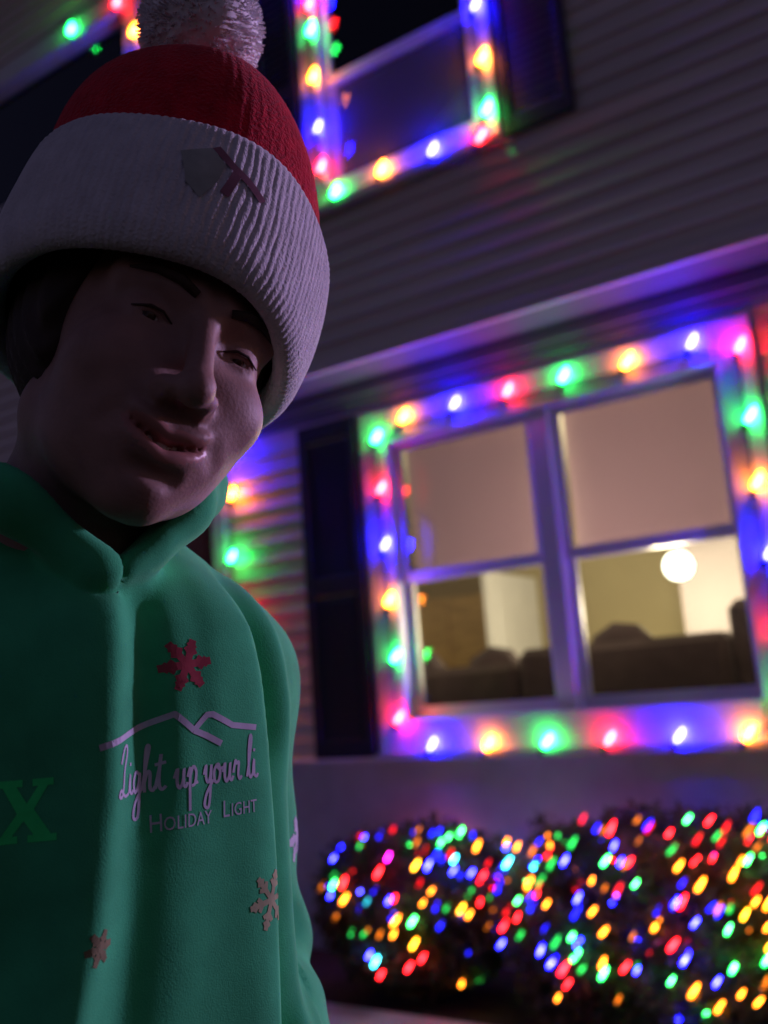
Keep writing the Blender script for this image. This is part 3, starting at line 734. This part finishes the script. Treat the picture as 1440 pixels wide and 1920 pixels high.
# cursive letters: strokes on a grid, x-height 1, ascender 2.2, descender -1.2; (strokes, advance)
CUR = {
 'L': ([[(.1, 1.5), (.5, 2.2), (.9, 2.3), (.95, 1.9), (.6, 1.2), (.45, .4), (.2, .0), (-.15, .05), (.1, .3), (.7, .0), (1.3, .1)]], 1.3),
 'i': ([[(0, .1), (.2, .95), (.2, .2), (.45, .05), (.6, .2)], [(.2, 1.35), (.23, 1.5)]], .6),
 'g': ([[(.65, .85), (.3, 1.), (.05, .5), (.25, .05), (.55, .35), (.68, .95), (.62, -.2), (.45, -1.1), (.05, -1.1), (.2, -.5), (.85, .2)]], .85),
 'h': ([[(0, .1), (.35, 1.5), (.45, 2.15), (.25, 2.1), (.2, 1.0), (.2, 0)], [(.2, .45), (.42, .95), (.6, .85), (.6, .2), (.8, .05), (.95, .25)]], .95),
 't': ([[(0, .1), (.25, 1.0), (.3, 1.75), (.25, .4), (.42, .05), (.7, .2)], [(-.05, 1.25), (.65, 1.35)]], .7),
 'u': ([[(0, .5), (.18, .95), (.18, .3), (.35, .02), (.6, .3), (.68, .95), (.68, .2), (.85, .05), (1., .25)]], 1.0),
 'p': ([[(0, .5), (.2, .95), (.2, 0), (.2, -1.15)], [(.2, .5), (.45, .98), (.75, .7), (.65, .15), (.35, .05)], [(.65, .15), (.95, .2)]], .95),
 'y': ([[(0, .5), (.18, .95), (.2, .35), (.4, .1), (.6, .4), (.68, .95), (.62, -.2), (.42, -1.1), (.05, -1.0), (.25, -.45), (.9, .2)]], .9),
 'o': ([[(.3, .95), (.05, .6), (.15, .1), (.45, .1), (.6, .5), (.45, .9), (.3, .9), (.5, .7), (.85, .75)]], .85),
 'r': ([[(0, .4), (.2, 1.0), (.32, .85), (.55, .9), (.5, .3), (.65, .05), (.85, .2)]], .85),
 'l': ([[(0, .1), (.4, 1.4), (.45, 2.1), (.25, 2.1), (.2, .6), (.35, .05), (.6, .2)]], .6), ' ': ([], .55)}
def cursive(txt, sx, sz, wd, x0=0, z0=0):
    o = []; x = x0
    for ch in txt:
        st, adv = CUR[ch]
        for s in st: o.append(ribbon(spline([(x+p[0]*sx, z0+p[1]*sz) for p in s], 6), wd))
        x += adv*sx
    return o, x
def font_polys(txt, sx, sz, x0, z0, spacing=1., grow=0.):
    cu = bpy.data.curves.new('lettering', 'FONT'); cu.body = txt; cu.size = 1.; cu.space_character = spacing; cu.resolution_u = 3; cu.offset = grow
    o = bpy.data.objects.new('lettering', cu); COL.objects.link(o)
    dg = bpy.context.evaluated_depsgraph_get(); me = bpy.data.meshes.new_from_object(o.evaluated_get(dg))
    bm = bmesh.new(); bm.from_mesh(me); bmesh.ops.triangulate(bm, faces=bm.faces)
    for _ in range(3):
        lim = .0045/max(sx, sz); ed = [e for e in bm.edges if e.calc_length() > lim]
        if not ed: break
        bmesh.ops.subdivide_edges(bm, edges=ed, cuts=1); bmesh.ops.triangulate(bm, faces=bm.faces)
    v = [(x0+p.co.x*sx, z0+p.co.y*sz) for p in bm.verts]; bm.verts.index_update()
    f = [tuple(q.index for q in p.verts) for p in bm.faces]; bm.free()
    bpy.data.objects.remove(o); bpy.data.curves.remove(cu); bpy.data.meshes.remove(me)
    return [(v, f)]
CH_U = Vector((.955, .297, 0)).normalized(); CH_V = Vector((0, 0, 1)); CH_O = Vector((.040, -.13, 1.25))
def on_chest(polys, nm, m, lift=.00035): return press(polys, CH_O, CH_U, CH_V, nm, m, lift)
def line(pts, n=8): return [q for a, b in zip(pts[:-1], pts[1:]) for q in spline([a, b], n)]
on_chest([ribbon(line([(-.059, .031), (-.032, .038), (-.006, .047), (.008, .036)]), .0038),
          ribbon(line([(.008, .036), (.017, .045), (.021, .045), (.038, .037), (.060, .034)]), .0038),
          ribbon(line([(.008, .036), (.018, .032), (.030, .026)]), .0038)], 'mountain_print', M['pwhite'])
cp, xe = cursive('Light up your li', .0083, .0125, .0019, -.044, .0015)
on_chest(cp, 'script_lettering', M['pwhite'])
on_chest(font_polys('H', .0117, .0150, -.018, -.0225)+font_polys('OLIDAY', .0090, .0116, -.0097, -.0225, 1.05)+font_polys('L', .0117, .0150, .0320, -.0205)+font_polys('IGHT', .0090, .0116, .0386, -.0205, 1.05), 'small_lettering', M['pwhite'])
def shift(polys, s, t_): return [([(p[0]+s, p[1]+t_) for p in P], F) for P, F in polys]
on_chest(shift(snowflake(.0170, .0048), .002, .077), 'snowflake_print', M['pred'])
on_chest(shift(snowflake(.019, .0036), .070, -.078), 'snowflake_print', M['ppeach'])
on_chest(shift(snowflake(.010, .0036), -.058, -.078), 'snowflake_print', M['pfaint'])
slab = [((-.0195, .026), (-.002, .026), (-.002, .020), (-.006, .020), (.001, .006), (.009, .020), (.005, .020), (.005, .026), (.020, .026), (.020, .020), (.016, .020), (.006, .001), (.018, -.020), (.022, -.020), (.022, -.026), (.002, -.026), (.002, -.020), (.006, -.020), (-.001, -.008), (-.009, -.020), (-.005, -.020), (-.005, -.026), (-.022, -.026), (-.022, -.020), (-.017, -.020), (-.006, -.002), (-.016, .020), (-.0195, .020))]
def poly_fill(pts, step):
    bm = bmesh.new(); vs_ = [bm.verts.new((p[0], p[1], 0)) for p in pts]; bm.faces.new(vs_); bmesh.ops.triangulate(bm, faces=bm.faces)
    for _ in range(3):
        ed = [e for e in bm.edges if e.calc_length() > step]
        if not ed: break
        bmesh.ops.subdivide_edges(bm, edges=ed, cuts=1); bmesh.ops.triangulate(bm, faces=bm.faces)
    bm.verts.index_update(); v = [(q.co.x, q.co.y) for q in bm.verts]; f = [tuple(x.index for x in q.verts) for q in bm.faces]; bm.free()
    return v, f
XO = Vector((-.056, -.14, 1.250))
press([poly_fill([(p[0]*.68, p[1]*.66) for p in slab[0]], .004)], XO, Vector((1, 0, 0)), Vector((0, 0, 1)), 'letter_print', M['pgreen'])
press(snowflake(.020, .006), Vector((.24, .0, 1.19)), Vector((.3, .95, 0)).normalized(), Vector((0, 0, 1)), 'snowflake_print', M['pwhite'])

# beanie: ribbed turned-up cuff, red crown, pom-pom
HT = HM @ Matrix.Translation((-.008, 0, 0)) @ Matrix.Rotation(R_(3), 4, 'Y') @ Matrix.Rotation(R_(-17), 4, 'X')
POMC = HT.inverted() @ to_local(-.112, .640, .508)
ZTOP = .222
def hat_ring(prof, nphi, ribs, amp, rx, ry, cy):
    v = []; f = []; k = len(prof)
    for (dr, z, sc, ra) in prof:
        q = max(0, (z-.11)/(ZTOP-.11))**1.2; ox, oy = POMC.x*q*.55, (POMC.y-cy)*q*.55
        for j in range(nphi):
            ph = 2*math.pi*j/nphi
            rib = amp*ra*(abs(math.cos(ribs*(ph+.006*math.sin(7*ph+z*60)+.004*math.sin(z*210+ph*31))/2))-.6)*(1+.3*math.sin(ph*47+z*90))
            e = 1+.012*math.sin(3*ph+z*30)+.010*math.sin(5*ph+1+z*22)
            v.append((ox+(rx*sc+dr+rib)*math.cos(ph)*e, oy+cy+(ry*sc+dr+rib)*math.sin(ph)*e, z+.003*math.sin(4*ph+1)))
    for i in range(k-1):
        for j in range(nphi): f.append((i*nphi+j, i*nphi+(j+1) % nphi, (i+1)*nphi+(j+1) % nphi, (i+1)*nphi+j))
    return v, f
cuff_prof = [(-.004, .020, 1, 0), (-.002, .004, 1, .2), (.004, -.003, 1, .6), (.011, .000, 1, 1), (.0155, .008, 1, 1)]
cuff_prof += [(.0165+.004*math.sin(q*math.pi),   .008+q*.092, 1+.01*q, 1) for q in [i/16 for i in range(1, 17)]]
cuff_prof += [(.0125, .1085, 1.01, .8), (.006, .111, 1.0, .4), (-.002, .108, 1, .1)]
v, f = hat_ring(cuff_prof, 960, 130, .0010, .095, .107, .006)
beanie = empty('beanie', (0, 0, 0), 0, person)
cm = mesh_np('cuff', np.array(v), np.array(f), M['cuffk']); cm.transform(HT); cuff = link('cuff', cm, None, beanie)
crown_prof = [(.004, .090, 1.0, .3), (.007, .108, 1.0, .3)]
for q in [i/16 for i in range(1, 17)]:
    a = q*math.pi/2; crown_prof.append((.007*math.cos(a), .108+(ZTOP-.108)*math.sin(a)**.95, max(.02, math.cos(a)**.72), .35*math.cos(a)))
v, f = hat_ring(crown_prof, 480, 80, .0012, .096, .107, .008)
rm = mesh_np('crown', np.array(v), np.array(f), M['redk']); rm.transform(HT); link('crown', rm, None, beanie)
# yarn pom-pom: thousands of strands
rs = np.random.RandomState(11); pv = []; pf = []
PR = .047; PC = np.array(POMC)
def pom_fn(X, Y, Z):
    x, y, z = X-PC[0], Y-PC[1], Z-PC[2]; r = np.sqrt(x*x+y*y+z*z); n_ = 0
    for k_ in range(9):
        q = rs.normal(size=3)*(90 if k_ < 4 else 260); n_ = n_+np.sin(x*q[0]+y*q[1]+z*q[2]+k_*1.7)*(.0011 if k_ < 4 else .0005)
    return r-PR*.93-n_
qv, qf = nets(pom_fn, PC-.058, PC+.058, .0022)
qm = mesh_np('pompom', qv, qf, M['pom']); qm.transform(HT); pomo = link('pompom', qm, None, beanie)
for i in range(3600):
    d = rs.normal(size=3); d /= np.linalg.norm(d)
    r1 = PR*rs.uniform(.95, 1.05); r0 = PR*.80
    a = np.cross(d, rs.normal(size=3)); a /= np.linalg.norm(a)
    d2 = d+a*rs.uniform(-.10, .10); wd = .0008
    b = np.cross(d, a); i0 = len(pv)
    p0 = PC+d*r0; p1 = PC+d2*r1
    pv += [tuple(p0-a*wd), tuple(p0+a*wd*.5+b*wd), tuple(p0+a*wd*.5-b*wd), tuple(p1-a*wd*.8), tuple(p1+a*wd*.4+b*wd*.8), tuple(p1+a*wd*.4-b*wd*.8)]
    pf += [(i0, i0+1, i0+4, i0+3), (i0+1, i0+2, i0+5, i0+4), (i0+2, i0, i0+3, i0+5), (i0+3, i0+4, i0+5)]
pm = bpy.data.meshes.new('yarn_ends'); pm.from_pydata(pv, [], pf); pm.update(); pm.materials.append(M['pom']); pm.transform(HT); q = link('yarn_ends', pm, None, pomo); q['kind'] = 'stuff'
# small embroidery on the front of the cuff
v, f = hat_ring(cuff_prof, 240, 130, 0, .0945, .1065, .006)
cb = BVHTree.FromPolygons([tuple(HT @ Vector(q)) for q in v], f)
E3 = HT.to_3x3()
EO = HT @ Vector((-.026, -.125, .056)); EU = (E3 @ Vector((1, .02, 0))).normalized(); EV = (E3 @ Vector((0, 0, 1))).normalized()
press([poly_fill([(-.022, .012), (-.006, .024), (.004, .014), (.002, -.004), (-.004, -.020), (-.014, -.012)], .006)], EO, EU, EV, 'embroidery', M['embg'], .0013, cuff, cb)
press([ribbon(spline([(-.004, .026), (.008, .016), (.020, .010), (.032, .002)], 6), .006), ribbon(spline([(.012, .012), (.010, .000), (.008, -.010)], 6), .006)], EO, EU, EV, 'embroidery', M['embr'], .0015, cuff, cb)

# trousers and shoes below the frame
def legs_fn(X, Y, Z):
    Xa = np.abs(X)
    d = ell(X, Y, Z, (0, .01, .84), (.150, .105, .11))
    d = smin(d, cone(Xa, Y, Z, (.080, .010, .80), (.085, .005, .46), .080, .058), .03)
    d = smin(d, cone(Xa, Y, Z, (.085, .005, .46), (.088, .03, .10), .058, .052), .02)
    return smax(d, .075-Z, .006)
lv, lf = nets(legs_fn, (-.19, -.13, .05), (.19, .15, .97), .011)
link('jeans', mesh_np('jeans', lv, lf, M['jeans']), None, person)
def shoe_fn(X, Y, Z):
    d = ell(X, Y, Z, (0, -.06, .035), (.045, .10, .045)); d = smin(d, ell(X, Y, Z, (0, .04, .06), (.042, .05, .06)), .03)
    return smax(d, .014-Z, .004)
sv, sf = nets(shoe_fn, (-.06, -.18, 0), (.06, .11, .14), .006)
for s in (-1, 1):
    o = link('shoe', mesh_np('shoe', sv, sf, M['shoe']), None, person); o.location = (s*.088, .0, .0)
    q = MB(); n = 20
    ring = [(.046*math.cos(2*math.pi*i/n), -.03+.130*math.sin(2*math.pi*i/n)) for i in range(n)]
    q.add([(x, y, 0) for x, y in ring]+[(x, y, .022) for x, y in ring], [(i, (i+1) % n, n+(i+1) % n, n+i) for i in range(n)]+[tuple(range(n))[::-1], tuple(range(n, 2*n))])
    q.build('sole', M['rubber'], o)
